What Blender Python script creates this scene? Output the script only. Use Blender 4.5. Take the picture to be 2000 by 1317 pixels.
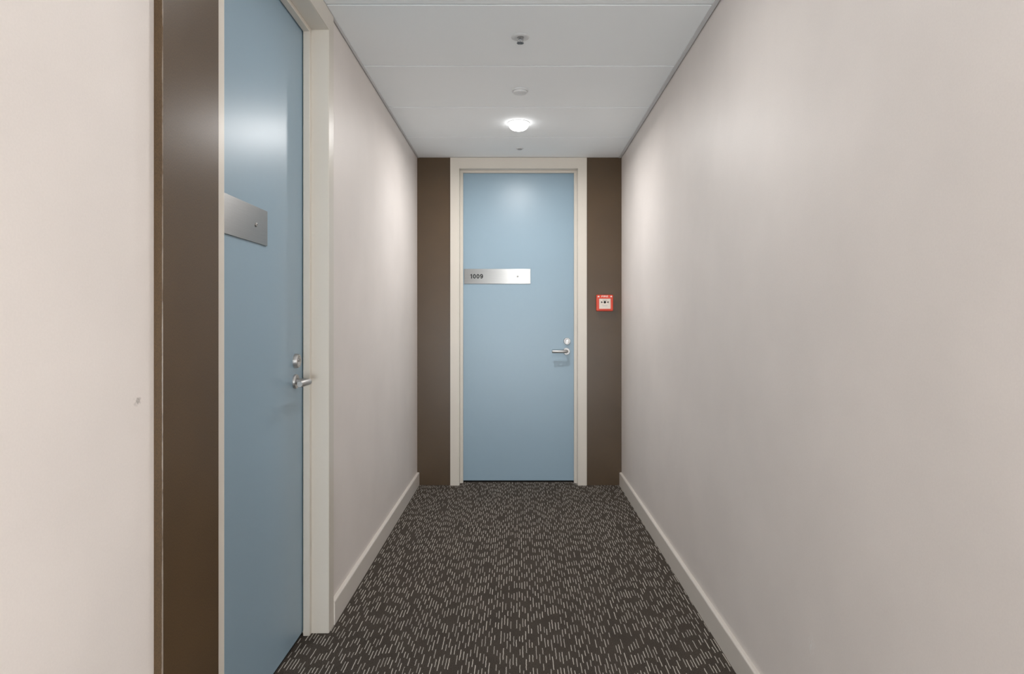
import bpy, bmesh, math, random
from mathutils import Vector, Matrix
random.seed(7)
for o in list(bpy.data.objects):
    bpy.data.objects.remove(o)
SC = bpy.context.scene
COL = SC.collection
PI = math.pi

# ------------------------------------------------------------------ camera
cd = bpy.data.cameras.new('camera')
cam = bpy.data.objects.new('camera', cd)
COL.objects.link(cam)
EYE = 1.196
cam.location = (0, 0, EYE)
cam.rotation_euler = (PI/2, 0, 0)
cd.sensor_width = 36
cd.lens = 1227/2000*36
cd.shift_x = -0.006
cd.shift_y = -0.01475
cd.clip_start = 0.05
SC.camera = cam

# ------------------------------------------------------------------ world, exposure
w = bpy.data.worlds.new('world'); SC.world = w
w.use_nodes = True
w.node_tree.nodes['Background'].inputs[0].default_value = (0.9, 0.95, 1, 1)
w.node_tree.nodes['Background'].inputs[1].default_value = 0.3
SC.view_settings.view_transform = 'Standard'
SC.view_settings.look = 'None'
SC.view_settings.gamma = 1
SC.view_settings.use_curve_mapping = False
SC.view_settings.exposure = 0.07

# lamp powers and positions (downlights on the corridor centre line, one added fill panel in the side lobby)
DOWNLIGHT_GLOW = 6.5      # opal dome of the downlight in view
OPAL_GLOW = 32.0          # opal domes of the two unseen lamps, glow raised for fill
DOWNLIGHT_POWER = [12.6, 3.4, 0.5]
FILL_PANE_GLOW = 19.5         # fill light from an added, unseen window behind the viewpoint
FILL_PANE_COLOR = (0.90, 0.96, 1.0)
DOWNLIGHT_SPREAD = 176.0
DOWNLIGHT_Y = [3.80, 1.95, 0.10]
LAMP_COLOR = (1.0, 0.985, 0.975)
FILL_PANEL_POWER = 68.0

# ------------------------------------------------------------------ dimensions
ZC = 2.40            # ceiling
YE = 4.60            # far wall
XL = -0.739          # left wall beyond the door
XN = -0.738          # left wall before the brown nib
XB = -0.720          # brown nib face
XR = 0.757           # right wall
YB = -3.0            # back wall
XLOB = 3.0           # lobby right wall
Y1, Y2 = -1.9, 0.35  # lobby opening added in the right wall to let in fill light

# ------------------------------------------------------------------ helpers
def s2l(c):
    return tuple((v/255/12.92 if v/255 <= .04045 else ((v/255+.055)/1.055)**2.4) for v in c)

def add_box(bm, a, b, bevel=0, seg=2):
    m = Matrix.Translation([(a[i]+b[i])/2 for i in range(3)]) @ Matrix.Diagonal([abs(b[i]-a[i]) for i in range(3)] + [1])
    r = bmesh.ops.create_cube(bm, size=1, matrix=m)
    if bevel:
        es = list({e for v in r['verts'] for e in v.link_edges})
        bmesh.ops.bevel(bm, geom=es, offset=bevel, segments=seg, affect='EDGES', profile=.6)

def add_prism(bm, pts, axis, lo, hi):
    """pts: polygon in the two other axes (in xyz order), extruded along axis"""
    def v(p, t):
        q = list(p); q.insert(axis, t); return bm.verts.new(q)
    A = [v(p, lo) for p in pts]; B = [v(p, hi) for p in pts]
    bm.faces.new(A); bm.faces.new(B)
    n = len(pts)
    for i in range(n):
        bm.faces.new((A[i], A[(i+1) % n], B[(i+1) % n], B[i]))

def add_lathe(bm, prof, n=40, mat=None):
    """prof: (radius, z) list turned about z"""
    rings = []
    for r, z in prof:
        if r < 1e-6:
            rings.append([bm.verts.new((0, 0, z))])
        else:
            rings.append([bm.verts.new((r*math.cos(2*PI*k/n), r*math.sin(2*PI*k/n), z)) for k in range(n)])
    new = [v for r in rings for v in r]
    for a, b in zip(rings[:-1], rings[1:]):
        for k in range(n):
            k2 = (k+1) % n
            if len(a) == 1 and len(b) == 1: continue
            if len(a) == 1: bm.faces.new((a[0], b[k], b[k2]))
            elif len(b) == 1: bm.faces.new((a[k], a[k2], b[0]))
            else: bm.faces.new((a[k], a[k2], b[k2], b[k]))
    if mat is not None:
        bmesh.ops.transform(bm, matrix=mat, verts=new)

def add_tube(bm, path, r, n=20, caps=True, rz=None):
    """round bar swept along a path, rounded ends"""
    P = [Vector(p) for p in path]
    rings = []
    for i, p in enumerate(P):
        t = (P[min(i+1, len(P)-1)] - P[max(i-1, 0)]).normalized()
        up = Vector((0, 0, 1))
        if abs(t.z) > .95: up = Vector((1, 0, 0))
        u = t.cross(up).normalized(); v = u.cross(t).normalized()
        rr = r[i] if isinstance(r, (list, tuple)) else r
        ru = rr; rv = rr if rz is None else rr*rz
        rings.append([bm.verts.new(p + u*ru*math.cos(2*PI*k/n) + v*rv*math.sin(2*PI*k/n)) for k in range(n)])
    for a, b in zip(rings[:-1], rings[1:]):
        for k in range(n):
            bm.faces.new((a[k], a[(k+1) % n], b[(k+1) % n], b[k]))
    if caps:
        bm.faces.new(rings[0]); bm.faces.new(rings[-1])

def obj(name, bm, mat, parent=None, smooth=False, kind=None, label=None, cat=None, group=None):
    bmesh.ops.recalc_face_normals(bm, faces=bm.faces)
    me = bpy.data.meshes.new(name)
    bm.to_mesh(me); bm.free()
    if mat: me.materials.append(mat)
    if smooth:
        for p in me.polygons: p.use_smooth = True
        try: me.set_sharp_from_angle(angle=math.radians(35))
        except Exception: pass
    o = bpy.data.objects.new(name, me); COL.objects.link(o)
    if parent is not None: o.parent = parent
    if kind: o['kind'] = kind
    if label: o['label'] = label
    if cat: o['category'] = cat
    if group: o['group'] = group
    return o

def empty(name, loc=(0, 0, 0), rot=(0, 0, 0), kind=None, label=None, cat=None, group=None, parent=None):
    o = bpy.data.objects.new(name, None); COL.objects.link(o)
    o.empty_display_size = .1
    o.location = loc; o.rotation_euler = rot
    if parent is not None: o.parent = parent
    if kind: o['kind'] = kind
    if label: o['label'] = label
    if cat: o['category'] = cat
    if group: o['group'] = group
    return o

def copy_tree(o, parent=None):
    kids = list(o.children)
    c = o.copy(); COL.objects.link(c)
    if parent is not None: c.parent = parent
    for k in kids: copy_tree(k, c)
    return c

def text_mesh(body, height, depth, width=None, bold=0.0):
    """flat lettering in the xz plane facing -y, left-bottom at origin, as a bmesh"""
    cu = bpy.data.curves.new('t', 'FONT'); cu.body = body
    cu.extrude = depth/2; cu.size = 1; cu.offset = bold
    o = bpy.data.objects.new('t', cu); COL.objects.link(o)
    bpy.context.view_layer.update()
    dg = bpy.context.evaluated_depsgraph_get()
    me = bpy.data.meshes.new_from_object(o.evaluated_get(dg))
    bm = bmesh.new(); bm.from_mesh(me)
    bpy.data.objects.remove(o); bpy.data.meshes.remove(me); bpy.data.curves.remove(cu)
    xs = [v.co.x for v in bm.verts]; ys = [v.co.y for v in bm.verts]
    sx = sy = height/(max(ys)-min(ys))
    if width: sx = width/(max(xs)-min(xs))
    x0, y0 = min(xs), min(ys)
    for v in bm.verts:
        x, y, z = v.co
        v.co = ((x-x0)*sx, -z, (y-y0)*sy)
    return bm

# ------------------------------------------------------------------ materials
class NT:
    def __init__(s, name):
        s.m = bpy.data.materials.new(name); s.m.use_nodes = True
        s.t = s.m.node_tree; s.b = s.t.nodes['Principled BSDF']
    def n(s, kind, **kw):
        nd = s.t.nodes.new(kind)
        for k, v in kw.items(): setattr(nd, k, v)
        return nd
    def link(s, a, b): s.t.links.new(a, b)
    def math(s, op, a, b=None, c=None, clamp=False):
        nd = s.n('ShaderNodeMath', operation=op); nd.use_clamp = clamp
        for i, v in enumerate((a, b, c)):
            if v is None: continue
            if isinstance(v, (int, float)): nd.inputs[i].default_value = v
            else: s.link(v, nd.inputs[i])
        return nd.outputs[0]
    def vmath(s, op, a, b=None):
        nd = s.n('ShaderNodeVectorMath', operation=op)
        for i, v in enumerate((a, b)):
            if v is None: continue
            if isinstance(v, tuple): nd.inputs[i].default_value = v
            else: s.link(v, nd.inputs[i])
        return nd
    def pos(s): return s.n('ShaderNodeNewGeometry').outputs['Position']
    def noise(s, vec, scale, detail=3, rough=.5):
        nd = s.n('ShaderNodeTexNoise'); nd.inputs['Scale'].default_value = scale
        nd.inputs['Detail'].default_value = detail; nd.inputs['Roughness'].default_value = rough
        s.link(vec, nd.inputs['Vector']); return nd.outputs[0]
    def white(s, x, y=None):
        if y is None:
            nd = s.n('ShaderNodeTexWhiteNoise', noise_dimensions='1D'); s.link(x, nd.inputs['W'])
        else:
            nd = s.n('ShaderNodeTexWhiteNoise', noise_dimensions='2D')
            cb = s.n('ShaderNodeCombineXYZ'); s.link(x, cb.inputs[0]); s.link(y, cb.inputs[1])
            s.link(cb.outputs[0], nd.inputs['Vector'])
        return nd.outputs['Value']
    def mix(s, f, a, b):
        nd = s.n('ShaderNodeMix', data_type='RGBA')
        for i, v in ((0, f), (6, a), (7, b)):
            if isinstance(v, (int, float)): nd.inputs[i].default_value = v
            elif isinstance(v, tuple): nd.inputs[i].default_value = (*v[:3], 1)
            else: s.link(v, nd.inputs[i])
        return nd.outputs[2]
    def rng(s, v, a, b, c=0., d=1.):
        nd = s.n('ShaderNodeMapRange'); s.link(v, nd.inputs[0])
        for i, q in enumerate((a, b, c, d)): nd.inputs[i+1].default_value = q
        return nd.outputs[0]
    def bump(s, h, strength, dist):
        nd = s.n('ShaderNodeBump'); nd.inputs['Strength'].default_value = strength
        nd.inputs['Distance'].default_value = dist
        s.link(h, nd.inputs['Height']); s.link(nd.outputs[0], s.b.inputs['Normal'])
    def set(s, **kw):
        for k, v in kw.items():
            k = k.replace('_', ' ')
            i = s.b.inputs[k]
            i.default_value = (*v, 1) if isinstance(v, tuple) and len(v) == 3 and i.type == 'RGBA' else v

def painted(name, rgb, rough=.45, var=.03, bscale=260, bstr=.12, spec=.5, marks=()):
    """roller-painted surface; marks: (x, y, z, rx, ry, rz, colour, strength)"""
    t = NT(name); p = t.pos()
    n1 = t.noise(p, 3.0, 3); n2 = t.noise(p, bscale, 3)
    k = t.math('ADD', t.rng(n1, .3, .7, 1-var, 1+var), t.rng(n2, .3, .7, -var*.5, var*.5))
    sc = t.n('ShaderNodeVectorMath', operation='SCALE'); sc.inputs[0].default_value = rgb; t.link(k, sc.inputs['Scale'])
    c = sc.outputs[0]
    for (x, y, z, rx, ry, rz, col, st) in marks:
        d = t.vmath('SUBTRACT', p, (x, y, z)).outputs[0]
        d = t.vmath('MULTIPLY', d, (1/rx, 1/ry, 1/rz)).outputs[0]
        L = t.vmath('LENGTH', d).outputs['Value']
        nn = t.noise(p, 170, 2)
        f = t.math('MULTIPLY', t.math('MULTIPLY', t.rng(L, .35, 1.0, 1, 0), t.rng(nn, .47, .56, 0, 1)), st)
        c = t.mix(f, c, col)
    t.link(c, t.b.inputs['Base Color'])
    t.set(Roughness=rough); t.b.inputs['Specular IOR Level'].default_value = spec
    t.bump(n2, bstr, .001)
    return t.m

WALL = (.800, .742, .702)
M_wall_r = painted('wall_paint_right', WALL, .50, spec=.38, marks=[
    (XR, 1.62, .362, .02, .022, .035, (.86, .83, .80), .8),
    (XR, 2.36, 1.955, .02, .03, .035, (.84, .80, .77), .35)])  # second mark: downlight highlight streak painted into the wall colour
M_wall_l = painted('wall_paint_left', WALL, .50, spec=.38, marks=[
    (XN, 1.217, 1.043, .02, .016, .012, (.30, .27, .24), .7)])
M_wall = painted('wall_paint', WALL, .45)
M_frame = painted('frame_enamel', (.70, .65, .575), .32, .012, 90, .03)
M_skirt = painted('skirting_enamel', (.74, .69, .63), .30, .012, 90, .03)
M_door = painted('door_blue_paint', (.295, .415, .505), .35, .012, 420, .05)
M_ceil = painted('ceiling_tile_board', (.925, .955, .965), .9, .012, 500, .10, .2)
M_bar = painted('ceiling_grid_enamel', (.42, .43, .43), .5, .01, 90, .02)
M_angle = painted('ceiling_angle_enamel', (.66, .67, .67), .45, .01, 90, .02)
M_dark = painted('dark_gap', (.012, .011, .010), .9, .01)

def brown_mat():
    t = NT('brown_vinyl'); p = t.pos()
    n1 = t.noise(p, 5, 3); n2 = t.noise(p, 420, 4, .7)
    st = t.vmath('MULTIPLY', p, (900, 900, 260)).outputs[0]
    n3 = t.noise(st, 1, 3, .6)
    base = (.082, .049, .022)
    k = t.math('ADD', t.rng(n1, .3, .7, .93, 1.07), t.rng(n3, .3, .7, -.38, .38))
    sc = t.n('ShaderNodeVectorMath', operation='SCALE'); sc.inputs[0].default_value = base; t.link(k, sc.inputs['Scale'])
    # worn, chipped outer corner of the nib beside the near door (a mark with its own shape)
    d = t.vmath('SUBTRACT', p, (XB, 1.273, 0)).outputs[0]
    d = t.vmath('MULTIPLY', d, (1, 1, 0)).outputs[0]
    L = t.vmath('LENGTH', d).outputs['Value']
    zz = t.vmath('MULTIPLY', p, (30, 30, 9)).outputs[0]
    nz = t.noise(zz, 1, 4, .65)
    wdt = t.rng(nz, .35, .75, .0003, .0036)
    f = t.math('MULTIPLY', t.math('LESS_THAN', L, wdt), .22)
    c = t.mix(f, sc.outputs[0], (.62, .56, .50))
    t.link(c, t.b.inputs['Base Color'])
    t.set(Roughness=.34); t.b.inputs['Specular IOR Level'].default_value = .5
    t.bump(n3, .2, .0006)
    return t.m
M_brown = brown_mat()

def carpet_mat():
    t = NT('carpet'); p = t.pos()
    sp = t.n('ShaderNodeSeparateXYZ'); t.link(p, sp.inputs[0])
    X, Y = sp.outputs[0], sp.outputs[1]
    wob = t.math('MULTIPLY', t.math('SUBTRACT', t.noise(p, 55, 2), .5), .004)
    X = t.math('ADD', X, wob)
    def layer(W, Lc, seed, dens, half):
        xs = t.math('ADD', t.math('DIVIDE', X, W), seed)
        c = t.math('FLOOR', xs)
        rc = t.white(c)
        rp = t.math('ADD', t.math('MULTIPLY', t.white(t.math('ADD', c, 431.7)), .45), .80)
        ys = t.math('ADD', t.math('MULTIPLY', t.math('DIVIDE', Y, Lc), rp), t.math('MULTIPLY', rc, 37.0))
        r = t.math('FLOOR', ys)
        h1 = t.white(c, r)
        h2 = t.white(t.math('ADD', c, 91.3), r)
        h3 = t.white(t.math('ADD', c, 17.7), r)
        fx = t.math('SUBTRACT', t.math('FRACT', xs), .5)
        fx = t.math('ABSOLUTE', t.math('ADD', fx, t.math('MULTIPLY', t.math('SUBTRACT', h3, .5), .22)))
        fy = t.math('FRACT', ys)
        # lit where fy lies between 0.04 and a random length
        end = t.math('ADD', t.math('MULTIPLY', h2, .36), .38)
        start = t.math('MULTIPLY', t.white(t.math('ADD', c, 33.1), r), .24)
        inside = t.math('MULTIPLY', t.math('GREATER_THAN', fy, start), t.math('LESS_THAN', fy, t.math('ADD', start, end)))
        on = t.math('GREATER_THAN', h1, 1-dens)
        ln = t.rng(fx, half*.6, half*1.25, 1, 0)
        bright = t.math('ADD', t.math('MULTIPLY', h3, .45), .55)
        return t.math('MULTIPLY', t.math('MULTIPLY', t.math('MULTIPLY', inside, on), ln), bright)
    f = layer(.0118, .108, 0.0, .93, .125)
    fine = t.noise(p, 620, 3, .65)
    loop = t.n('ShaderNodeTexVoronoi'); loop.inputs['Scale'].default_value = 330; t.link(p, loop.inputs['Vector'])
    beads = t.rng(fine, .36, .62, .35, 1.1)
    f = t.math('MULTIPLY', f, beads, clamp=True)
    mid = t.noise(p, 7, 3); grain = t.noise(p, 330, 2, .6)
    g = t.math('MULTIPLY', t.math('MULTIPLY', t.rng(fine, .3, .7, .5, 1.5), t.rng(grain, .32, .68, .45, 1.55)), t.rng(mid, .3, .7, .9, 1.1))
    sc = t.n('ShaderNodeVectorMath', operation='SCALE'); sc.inputs[0].default_value = (.068, .056, .046); t.link(g, sc.inputs['Scale'])
    c = t.mix(f, sc.outputs[0], (.84, .79, .70))
    t.link(c, t.b.inputs['Base Color'])
    t.set(Roughness=.95); t.b.inputs['Specular IOR Level'].default_value = .15
    h = t.math('ADD', t.rng(loop.outputs['Distance'], 0, .6, 1, 0), t.math('MULTIPLY', f, .5))
    t.bump(h, .5, .0015)
    return t.m
M_carpet = carpet_mat()

def metal(name, rgb, rough, aniso=0, brush=None):
    t = NT(name); p = t.pos()
    t.set(Metallic=1.0, Roughness=rough)
    if brush:
        n = t.noise(t.vmath('MULTIPLY', p, brush).outputs[0], 1, 3, .6)
        k = t.rng(n, .3, .7, .94, 1.05)
        t.b.inputs['Anisotropic'].default_value = aniso
        tg = t.n('ShaderNodeCombineXYZ'); tg.inputs[2].default_value = 1
        t.link(tg.outputs[0], t.b.inputs['Tangent'])
        t.bump(n, .06, .0003)
    else:
        n = t.noise(p, 60, 2); k = t.rng(n, .3, .7, .97, 1.03)
    sc = t.n('ShaderNodeVectorMath', operation='SCALE'); sc.inputs[0].default_value = rgb; t.link(k, sc.inputs['Scale'])
    t.link(sc.outputs[0], t.b.inputs['Base Color'])
    return t.m
M_plate = metal('brushed_steel', (.325, .320, .312), .38, .90, (14, 14, 1600))
M_chrome = metal('satin_chrome', (.52, .51, .50), .46)
M_dsteel = metal('dark_steel', (.16, .16, .16), .4)
M_bright = metal('bright_chrome', (.55, .55, .55), .35)

def plain(name, rgb, rough=.5, spec=.5, emit=0, ecol=(1, 1, 1)):
    t = NT(name); p = t.pos()
    n = t.noise(p, 200, 2)
    sc = t.n('ShaderNodeVectorMath', operation='SCALE'); sc.inputs[0].default_value = rgb
    t.link(t.rng(n, .3, .7, .98, 1.02), sc.inputs['Scale'])
    t.link(sc.outputs[0], t.b.inputs['Base Color'])
    t.set(Roughness=rough); t.b.inputs['Specular IOR Level'].default_value = spec
    if emit:
        t.b.inputs['Emission Color'].default_value = (*ecol, 1)
        t.b.inputs['Emission Strength'].default_value = emit
    return t.m
M_white = plain('white_plastic', (.72, .73, .73), .5)
M_ink = plain('black_ink', (.010, .010, .011), .75, .2)
M_red = plain('red_plastic', (.70, .060, .022), .35)
M_label = plain('cream_label', (.78, .70, .62), .4)
M_whiteink = plain('white_ink', (.90, .80, .74), .5)
M_greyfit = plain('grey_plastic', (.40, .40, .40), .5)
M_opal = plain('opal_diffuser', (.9, .9, .9), .4, emit=OPAL_GLOW, ecol=LAMP_COLOR)
M_fill_pane = plain('frosted_fill_glow', (.8, .85, .9), .6, emit=FILL_PANE_GLOW, ecol=FILL_PANE_COLOR)  # emission added to fill the corridor from behind
M_lamp = plain('lamp_diffuser', (.9, .9, .9), .4, emit=DOWNLIGHT_GLOW, ecol=LAMP_COLOR)

# ------------------------------------------------------------------ setting: floor
bm = bmesh.new(); add_box(bm, (-1.1, YB-.1, -.05), (XLOB+.1, YE+.35, 0))
obj('floor', bm, M_carpet, kind='structure', label='dark grey brown carpet with short pale dashes', cat='floor')

# ceiling: lay-in tiles between the walls, thin joints with the grid bar seen in them
ceil = empty('ceiling', (0, 0, ZC), kind='structure', label='white ceiling of wide lay-in tiles with thin joints', cat='ceiling')
P = .569
joints = [2.384 + P*k for k in range(-10, 4)]
edges = [YB-.1] + [j for j in joints if j > YB] + [YE+.03]
G = .0045
for a, b in zip(edges[:-1], edges[1:]):
    bm = bmesh.new()
    add_box(bm, (XL+.006, a+G, 0), (XR-.007, b-G, .015), .0012, 1)
    obj('ceiling_tile', bm, M_ceil, ceil)
for j in edges[1:-1]:
    bm = bmesh.new()
    add_box(bm, (XL, j-.012, .005), (XR, j+.012, .022))
    obj('grid_bar', bm, M_bar, ceil)
bm = bmesh.new(); add_box(bm, (-1.1, YB-.1, .022), (XLOB+.1, YE+.35, .06))
obj('ceiling_deck', bm, M_ceil, ceil)
bm = bmesh.new(); add_box(bm, (XR+.05, YB, .001), (XLOB+.05, Y2+.2, .021))
obj('lobby_ceiling_board', bm, M_ceil, ceil)
bm = bmesh.new(); add_prism(bm, [(XL+.0035, ZC), (XL+.014, ZC), (XL+.014, ZC-.003), (XL+.0035, ZC-.003)], 1, YB, YE)
obj('trim_1', bm, M_angle, kind='structure', label='thin grey angle where ceiling meets left wall', cat='trim')
bm = bmesh.new(); add_prism(bm, [(XR-.022, ZC), (XR-.004, ZC), (XR-.004, ZC-.003), (XR-.022, ZC-.003)], 1, Y2, YE)
obj('trim_2', bm, M_angle, kind='structure', label='thin grey angle where ceiling meets right wall', cat='trim')

# walls
bm = bmesh.new(); add_box(bm, (XR, Y2, 0), (XR+.12, YE+.2, ZC+.02))
obj('wall_right', bm, M_wall_r, kind='structure', label='long plain pinkish white wall on the right', cat='wall')
bm = bmesh.new(); add_box(bm, (XR, YB, 0), (XR+.12, Y1, ZC))
obj('wall_right', bm, M_wall, kind='structure', label='short white wall on the right behind the viewpoint', cat='wall')

LIP_N, LIP_F = 1.556, 2.412       # opening of the near door between frame lips
CASE = .066
wl = empty('wall_left', (XL, 0, 0), kind='structure', label='white left wall with brown painted nib beside the near door', cat='wall')
def wl_part(name, a, b, m, bev=0):
    bm = bmesh.new(); add_box(bm, (a[0]-XL, a[1], a[2]), (b[0]-XL, b[1], b[2]), bev, 2); return obj(name, bm, m, wl)
wl_part('plaster_panel', (XN-.15, YB, 0), (XN, 1.2725, ZC), M_wall_l)
wl_part('plaster_panel', (XL-.12, LIP_F+CASE-.010, 0), (XL, YE, ZC), M_wall_l)
o = wl_part('brown_panel', (XB-.12, 1.273, 0), (XB, 1.511, ZC), M_brown, .0015)
o['label'] = 'dark brown nib with chipped pale corner'
wl_part('room_lining', (XL-.40, LIP_N-.3, 0), (XL-.38, LIP_F+.3, ZC), M_dark)

wf = empty('wall_far', (0, YE, 0), kind='structure', label='dark brown wall strips either side of the far door', cat='wall')
FX0, FX1 = -.494, .500
for a, b in ((XL-.12, FX0+.012), (FX1-.012, XR+.02)):
    bm = bmesh.new(); add_box(bm, (a, 0, 0), (b, .12, ZC)); obj('brown_panel', bm, M_brown, wf)
bm = bmesh.new(); add_box(bm, (FX0-.2, .40, 0), (FX1+.2, .42, ZC)); obj('room_lining', bm, M_dark, wf)

bm = bmesh.new(); add_box(bm, (-1.1, YB-.12, 0), (XLOB+.1, YB, ZC))
obj('wall_back', bm, M_wall, kind='structure', label='white wall closing the lobby behind the viewpoint', cat='wall')
# unseen window added in the back wall; its panes glow as fill
win = empty('fill_window_1', (0.01, YB, .66), kind='structure', label='low frosted window added behind the viewpoint as fill light', cat='fill window')
bm = bmesh.new()
for a, b in (((-.72, -.56), (-.67, .56)), ((.67, -.56), (.72, .56)), ((-.67, -.56), (.67, -.51)), ((-.67, .51), (.67, .56)), ((-.02, -.51), (.02, .51))):
    add_box(bm, (a[0], 0, a[1]), (b[0], .05, b[1]), .003, 1)
obj('fill_window_frame', bm, M_frame, win)
for x0, x1 in ((-.67, -.02), (.02, .67)):
    bm = bmesh.new(); add_box(bm, (x0, .01, -.51), (x1, .018, .51))
    obj('fill_pane', bm, M_fill_pane, win)
bm = bmesh.new(); add_box(bm, (XLOB, YB, 0), (XLOB+.12, Y2+.3, ZC))
obj('wall_lobby_right', bm, M_wall, kind='structure', label='white wall at the far side of the lobby', cat='wall')
bm = bmesh.new(); add_box(bm, (XR+.12, Y2, 0), (XLOB, Y2+.12, ZC))
obj('wall_lobby_front', bm, M_wall, kind='structure', label='white lobby wall behind the right corridor wall', cat='wall')
bm = bmesh.new(); add_box(bm, (XR+.12, Y1-.12, 0), (XLOB, Y1, ZC))
obj('wall_lobby_back', bm, M_wall, kind='structure', label='white lobby wall behind the viewpoint', cat='wall')

# baseboards: flat board with eased top edge
def base_profile(x, s, h=.094, t=.016):
    # s=+1: board stands on the +x side of x
    pts = [(x, 0), (x+s*t, 0), (x+s*t, h-.008)]
    for k in range(1, 5):
        a = k/4*PI/2
        pts.append((x+s*(t-.007+.007*math.cos(a)), h-.007+.007*math.sin(a)))
    pts.append((x, h)); return pts
for nm, x, s, a, b, lab in (
    ('baseboard_left', XL, 1, LIP_F+CASE+.001, YE, 'cream baseboard along the left wall beyond the near door'),
    ('baseboard_left', XN, 1, YB, 1.2725, 'cream baseboard along the left wall before the brown nib'),
    ('baseboard_right', XR, -1, Y2, YE, 'cream baseboard along the long right wall')):
    bm = bmesh.new(); add_prism(bm, base_profile(x, s), 1, a, b)
    obj(nm, bm, M_skirt, kind='structure', label=lab, cat='baseboard')

# ------------------------------------------------------------------ doors
# Built in a local frame: x along the door seen from the corridor (left to right), y into the wall,
# z up; y = 0 is the wall face, the frame stands 12 mm proud of it.
def make_handle(parent):
    h = empty('door_handle', parent=parent)
    R = Matrix.Rotation(PI/2, 4, 'X')      # lathe axis z -> -y
    bm = bmesh.new()
    add_lathe(bm, [(0, 0), (.0265, 0), (.0265, .006), (.0245, .009), (0.012, .009)], 40, R)
    obj('rose', bm, M_chrome, h, True)
    bm = bmesh.new()
    path = [(0, -.006, 0), (0, -.038, 0), (-.002, -.047, 0), (-.007, -.053, 0), (-.015, -.056, 0), (-.040, -.0565, 0), (-.106, -.0565, 0), (-.110, -.0565, 0)]
    add_tube(bm, path, [.0105, .0105, .0108, .011, .0115, .0115, .0115, .0095], 24)
    obj('lever', bm, M_chrome, h, True)
    return h

def make_deadlock(parent):
    d = empty('deadlock', parent=parent)
    R = Matrix.Rotation(PI/2, 4, 'X')
    bm = bmesh.new()
    add_lathe(bm, [(0, 0), (.0265, 0), (.0260, .010), (.0235, .015), (.0165, .015), (.0150, .0135), (0, .0135)], 40, R)
    obj('rose', bm, M_chrome, d, True)
    bm = bmesh.new()
    add_lathe(bm, [(0, 0), (.0085, 0), (.0085, .0165), (.0075, .0175), (0, .0175)], 28, R @ Matrix.Translation((0, 0.004, .0)))
    add_box(bm, (-.0034, -.0176, -.016), (.0034, -.010, -.003), .001, 1)
    obj('key_cylinder', bm, M_bright, d, True)
    bm = bmesh.new(); add_box(bm, (-.0008, -.0181, -.003), (.0008, -.0165, .009))
    obj('keyhole', bm, M_ink, d)
    return d

def mitre(bm, outer, inner, y0, y1, side, ztop_o, ztop_i, bev=.0015):
    """one jamb piece with a mitred top; outer / inner are x values"""
    A = [(outer, 0), (inner, 0), (inner, ztop_i), (outer, ztop_o)]
    vs0 = [bm.verts.new((x, y0, z)) for x, z in A]; vs1 = [bm.verts.new((x, y1, z)) for x, z in A]
    bm.faces.new(vs0); bm.faces.new(vs1)
    for i in range(4):
        bm.faces.new((vs0[i], vs0[(i+1) % 4], vs1[(i+1) % 4], vs1[i]))

def make_door(name, loc, rz, lo, hi, hx, lab, case=CASE, near_gap=0.0, ztop=2.398):
    """lo / hi: x of the frame lips; hx: x of the handle axis"""
    root = empty(name, loc, (0, 0, rz), kind='structure', label=lab, cat='door')
    zl = 2.318                       # frame lip height
    DF = .083                        # door face depth
    stop = .022
    # casing + reveal: jamb left, jamb right, head
    for sgn, lip in ((-1, lo), (1, hi)):
        bm = bmesh.new()
        mitre(bm, lip+sgn*case, lip, -.012, .125, sgn, ztop, zl)
        bmesh.ops.bevel(bm, geom=[e for e in bm.edges if abs(e.verts[0].co.z-e.verts[1].co.z) > 1 and min(e.verts[0].co.y, e.verts[1].co.y) < 0], offset=.002, segments=2, affect='EDGES')
        obj('frame_jamb', bm, M_frame, root)
        bm = bmesh.new()
        a, b = sorted((lip-sgn*stop, lip+sgn*.001))
        add_box(bm, (a, .054, 0), (b, .0795, zl-.014), .0015, 1)
        obj('door_stop', bm, M_frame, root)
    bm = bmesh.new()
    pts = [(lo-case, ztop), (hi+case, ztop), (hi, zl), (lo, zl)]
    add_prism(bm, pts, 1, -.012, .125)
    bmesh.ops.bevel(bm, geom=[e for e in bm.edges if abs(e.verts[0].co.x-e.verts[1].co.x) > .5 and max(e.verts[0].co.y, e.verts[1].co.y) < 0], offset=.002, segments=2, affect='EDGES')
    obj('frame_head', bm, M_frame, root)
    bm = bmesh.new(); add_box(bm, (lo-.001, .054, zl-.016), (hi+.001, .0795, zl+.001), .0015, 1)
    obj('door_stop', bm, M_frame, root)
    # leaf, closed against the stops
    bm = bmesh.new(); add_box(bm, (lo+.004, DF, .013), (hi-.004, DF+.038, zl-.004), .0015, 1)
    obj('door_leaf', bm, M_door, root)
    bm = bmesh.new(); add_box(bm, (lo-.0, DF+.005, 0), (hi, DF+.030, .006))
    obj('threshold', bm, M_dark, root)
    h = make_handle(root); h.location = (hx, DF, .977)
    d = make_deadlock(root); d.location = (hx+.004, DF, 1.052)
    return root

door_1 = make_door('door_1', (0, YE, 0), 0, -.430, .436, .360, 'light blue door at the end of the corridor in a cream frame')
# left door: local x -> world +y, local y -> world -x
door_2 = make_door('door_2', (XL, 0, 0), PI/2, LIP_N, LIP_F, 2.312, 'light blue door in the left wall seen at a steep angle')

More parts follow.
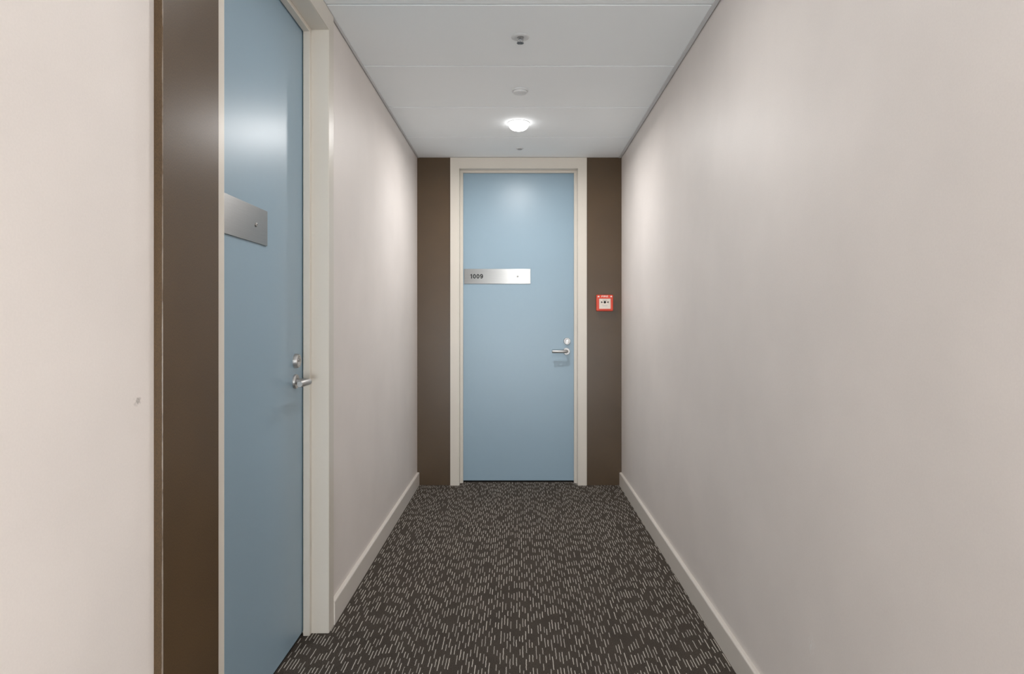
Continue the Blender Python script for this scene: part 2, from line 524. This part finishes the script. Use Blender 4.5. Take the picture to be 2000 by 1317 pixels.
# door signs (brushed plates screwed to the doors)
def make_sign(loc, rz, w, h, screw_x, lab, number=None):
    s = empty('door_sign', loc, (0, 0, rz), label=lab, cat='sign')
    bm = bmesh.new(); add_box(bm, (0, -.0050, 0), (w, 0, h), .0006, 1)
    obj('plate', bm, M_plate, s)
    bm = bmesh.new()
    R = Matrix.Translation((screw_x, -.005, h/2)) @ Matrix.Rotation(PI/2, 4, 'X')
    add_lathe(bm, [(0, 0), (.0065, 0), (.0062, .0022), (.0045, .0034), (.0026, .0036), (.0024, .0016), (0, .0016)], 24, R)
    obj('screw', bm, M_chrome, s, True)
    if number:
        ch, cw, st = .0330, .0220, .0064          # digit height, width, stroke
        x = .042
        for c in number:
            bm = bmesh.new(); z0 = h/2-ch/2
            if c == '1':
                xr = x+.0165
                add_prism(bm, [(xr-st, z0), (xr, z0), (xr, z0+ch), (xr-st, z0+ch)], 1, -.0057, -.0048)
                add_prism(bm, [(xr-st-.0075, z0+ch-.0105), (xr-st-.0075, z0+ch-.0060), (xr-.001, z0+ch), (xr-st, z0+ch-.0065)], 1, -.0057, -.0049)
                x += .0235
            else:
                def ring(cx, cz, rx, rz, t0=0, t1=2*PI, n=36):
                    full = abs(t1-t0-2*PI) < 1e-6
                    sec = []
                    for k in range(n+1):
                        a = t0+(t1-t0)*k/n
                        q = []
                        for r in (0, st):
                            for yy in (-.0057, -.0048):
                                q.append(bm.verts.new((cx+(rx-r)*math.cos(a), yy, cz+(rz-r)*math.sin(a))))
                        sec.append(q)
                    for a, b in zip(sec[:-1], sec[1:]):
                        for u, v in ((0, 1), (1, 3), (3, 2), (2, 0)):
                            bm.faces.new((a[u], a[v], b[v], b[u]))
                    if not full:
                        for e in (sec[0], sec[-1]): bm.faces.new((e[0], e[1], e[3], e[2]))
                    bmesh.ops.remove_doubles(bm, verts=bm.verts, dist=1e-6)
                if c == '0':
                    ring(x+cw/2, z0+ch/2, cw/2, ch/2)
                else:
                    ring(x+cw/2, z0+ch-.0108, cw/2, .0108)
                    ring(x+cw/2, z0+ch/2, cw/2, ch/2, -.80*PI, .18*PI, 24)
                x += .0262
            obj('digit', bm, M_ink, s)
    return s
DFY = YE + .083
make_sign((-.402, DFY-.0002, 1.480), 0, .494, .111, .398, 'wide brushed steel number plate reading 1009 on the end door', '1009')
make_sign((XL-.083+.0002, 1.582, 1.443), PI/2, .4655, .113, .377, 'brushed steel plate on the left door, cut off by its frame')

# ------------------------------------------------------------------ fire call point
cp = empty('fire_call_point', (.6285, YE, 1.333), label='small red square fire alarm call point on the brown wall', cat='fire alarm')
W = .0605
bm = bmesh.new(); add_box(bm, (-W+.003, -.022, -W+.001), (W-.003, 0, W-.005), .003, 2)
obj('back_box', bm, M_red, cp)
bm = bmesh.new(); add_box(bm, (-W, -.046, -W+.003), (W, -.018, W-.001), .006, 3)
obj('cover', bm, M_red, cp)
# raised red rim round the glass window
bm = bmesh.new()
ox, oz0, oz1, ix, iz0, iz1 = .047, -.048, .037, .0415, -.042, .0315
for a, b in (((-ox, oz0), (-ix, oz1)), ((ix, oz0), (ox, oz1)), ((-ix, oz0), (ix, iz0)), ((-ix, iz1), (ix, oz1))):
    add_box(bm, (a[0], -.0485, a[1]), (b[0], -.045, b[1]), .0006, 1)
obj('window_rim', bm, M_red, cp)
bm = bmesh.new(); add_box(bm, (-.0415, -.0468, -.042), (.0415, -.0455, .0315))
gl = obj('press_plate', bm, M_label, cp)
bm = bmesh.new()
R = Matrix.Translation((0, -.0468, .006)) @ Matrix.Rotation(PI/2, 4, 'X')
add_lathe(bm, [(0, 0), (.0088, 0), (.0088, .0006), (0, .0006)], 24, R)
for sg in (-1, 1):
    pts = [(sg*.0135, .006), (sg*.027, .0130), (sg*.027, -.0010)]
    add_prism(bm, pts, 1, -.0474, -.0467)
add_prism(bm, [(-.016, .0185), (.016, .0185), (.016, .0205), (-.016, .0205)], 1, -.0474, -.0467)
obj('press_marks', bm, M_ink, gl)
for k, (wl_, z_) in enumerate(((.021, -.017), (.016, -.0225))):
    bm = bmesh.new(); add_box(bm, (-wl_, -.0472, z_), (wl_, -.0467, z_+.0016))
    obj('print_line', bm, M_greyfit, gl)
bm = text_mesh('FIRE', .0120, .0008, .048, .012)
bmesh.ops.translate(bm, vec=(-.024, -.0463, .0420), verts=bm.verts)
obj('fire_lettering', bm, M_whiteink, cp)
for sg in (-1, 1):
    bm = bmesh.new()
    x = sg*.046
    # small flame shape either side of the word
    pts = [(x-.006, .043), (x+.006, .043), (x+.0065, .048), (x+.002, .052), (x+.001, .055), (x-.003, .0505), (x-.0062, .048)]
    add_prism(bm, pts, 1, -.0469, -.0459)
    obj('flame_mark', bm, M_whiteink, cp)

# ------------------------------------------------------------------ ceiling fittings
def make_downlight(y, power, lab, lamp):
    d = empty('downlight', (0.003, y, ZC), label=lab, cat='ceiling light')
    bm = bmesh.new()
    add_lathe(bm, [(.058, 0), (.066, 0), (.0665, -.0015), (.065, -.003), (.0605, -.003), (.058, 0)], 56)
    obj('trim_ring', bm, M_white, d, True)
    bm = bmesh.new()
    add_lathe(bm, [(.0600, -.001), (.0595, -.012), (.057, -.023), (.051, -.032), (.041, -.039), (.028, -.0435), (.013, -.0455), (0, -.046)], 40)
    obj('diffuser', bm, lamp, d, True)
    L = bpy.data.lights.new('downlight_lamp', 'AREA'); L.shape = 'DISK'; L.size = .10
    L.energy = power; L.color = LAMP_COLOR; L.spread = math.radians(DOWNLIGHT_SPREAD)
    lo = bpy.data.objects.new('downlight_lamp', L); COL.objects.link(lo)
    lo.parent = d; lo.location = (0, 0, -.050)
    return d
make_downlight(DOWNLIGHT_Y[0], DOWNLIGHT_POWER[0], 'glowing round downlight in the ceiling near the end door', M_lamp)
make_downlight(DOWNLIGHT_Y[1], DOWNLIGHT_POWER[1], 'round downlight overhead, nearest to the brown nib', M_opal)
make_downlight(DOWNLIGHT_Y[2], DOWNLIGHT_POWER[2], 'round downlight added out of view by the lobby opening for fill', M_opal)  # unseen lamp, added to help light the corridor
# added fill light in the lobby (round the corner, out of view)
lp = empty('fill_panel', (2.0, -.8, ZC), label='square fill light panel added in the unseen lobby round the corner', cat='ceiling light')
bm = bmesh.new(); add_box(bm, (-.31, -.31, -.012), (.31, .31, 0), .002, 1)
obj('frame', bm, M_white, lp)
L = bpy.data.lights.new('fill_panel_lamp', 'AREA'); L.shape = 'SQUARE'; L.size = .58; L.energy = FILL_PANEL_POWER; L.color = (1, .98, .96)
lo = bpy.data.objects.new('fill_panel_lamp', L); COL.objects.link(lo); lo.parent = lp; lo.location = (0, 0, -.014)

# sprinkler
sp = empty('sprinkler', (.009, 2.655, ZC), label='small chrome sprinkler head with white cup in the nearest ceiling tile', cat='sprinkler')
bm = bmesh.new(); add_lathe(bm, [(.038, 0), (.0382, -.001), (.034, -.0035), (.020, -.0045), (.015, -.003), (.015, 0)], 44)
obj('cup', bm, M_white, sp, True)
bm = bmesh.new()
add_lathe(bm, [(.012, 0), (.012, -.007), (.009, -.009), (0, -.009)], 24)
for sg in (-1, 1):
    add_tube(bm, [(sg*.008, 0, -.006), (sg*.0125, 0, -.012), (sg*.011, 0, -.019), (sg*.003, 0, -.025)], .0018, 8)
obj('frame_arms', bm, M_bright, sp, True)
bm = bmesh.new(); add_lathe(bm, [(0, -.008), (.0024, -.009), (.0024, -.023), (0, -.024)], 16)
obj('glass_bulb', bm, M_greyfit, sp, True)
bm = bmesh.new()
add_lathe(bm, [(0, -.0245), (.006, -.0245), (.006, -.0265), (0, -.0265)], 20)
for k in range(12):
    a = 2*PI*k/12
    M = Matrix.Rotation(a, 4, 'Z')
    r = bmesh.ops.create_cube(bm, size=1, matrix=M @ Matrix.Translation((.010, 0, -.0255)) @ Matrix.Diagonal((.010, .0032, .0012, 1)))
obj('deflector', bm, M_dsteel, sp)

# smoke detector
sd = empty('smoke_detector', (.010, 3.262, ZC), label='low round white detector between the sprinkler and the glowing light', cat='smoke detector')
bm = bmesh.new(); add_lathe(bm, [(0, 0), (.043, 0), (.0435, -.004), (.041, -.008), (.0, -.008)], 48)
obj('base', bm, M_white, sd, True)
bm = bmesh.new(); add_lathe(bm, [(.036, -.008), (.0365, -.012), (.033, -.017), (.020, -.020), (0, -.0208)], 48)
obj('cover', bm, M_white, sd, True)
# small flush fitting by the far wall
ff = empty('ceiling_sensor', (.011, 4.355, ZC), label='tiny flat grey round fitting in the last ceiling tile', cat='sensor')
bm = bmesh.new(); add_lathe(bm, [(0, 0), (.026, 0), (.0265, -.003), (.023, -.0055), (0, -.0055)], 36)
obj('flange', bm, M_white, ff, True)
bm = bmesh.new(); add_lathe(bm, [(0, -.005), (.017, -.005), (.015, -.009), (0, -.0095)], 30)
obj('lens', bm, M_greyfit, ff, True)
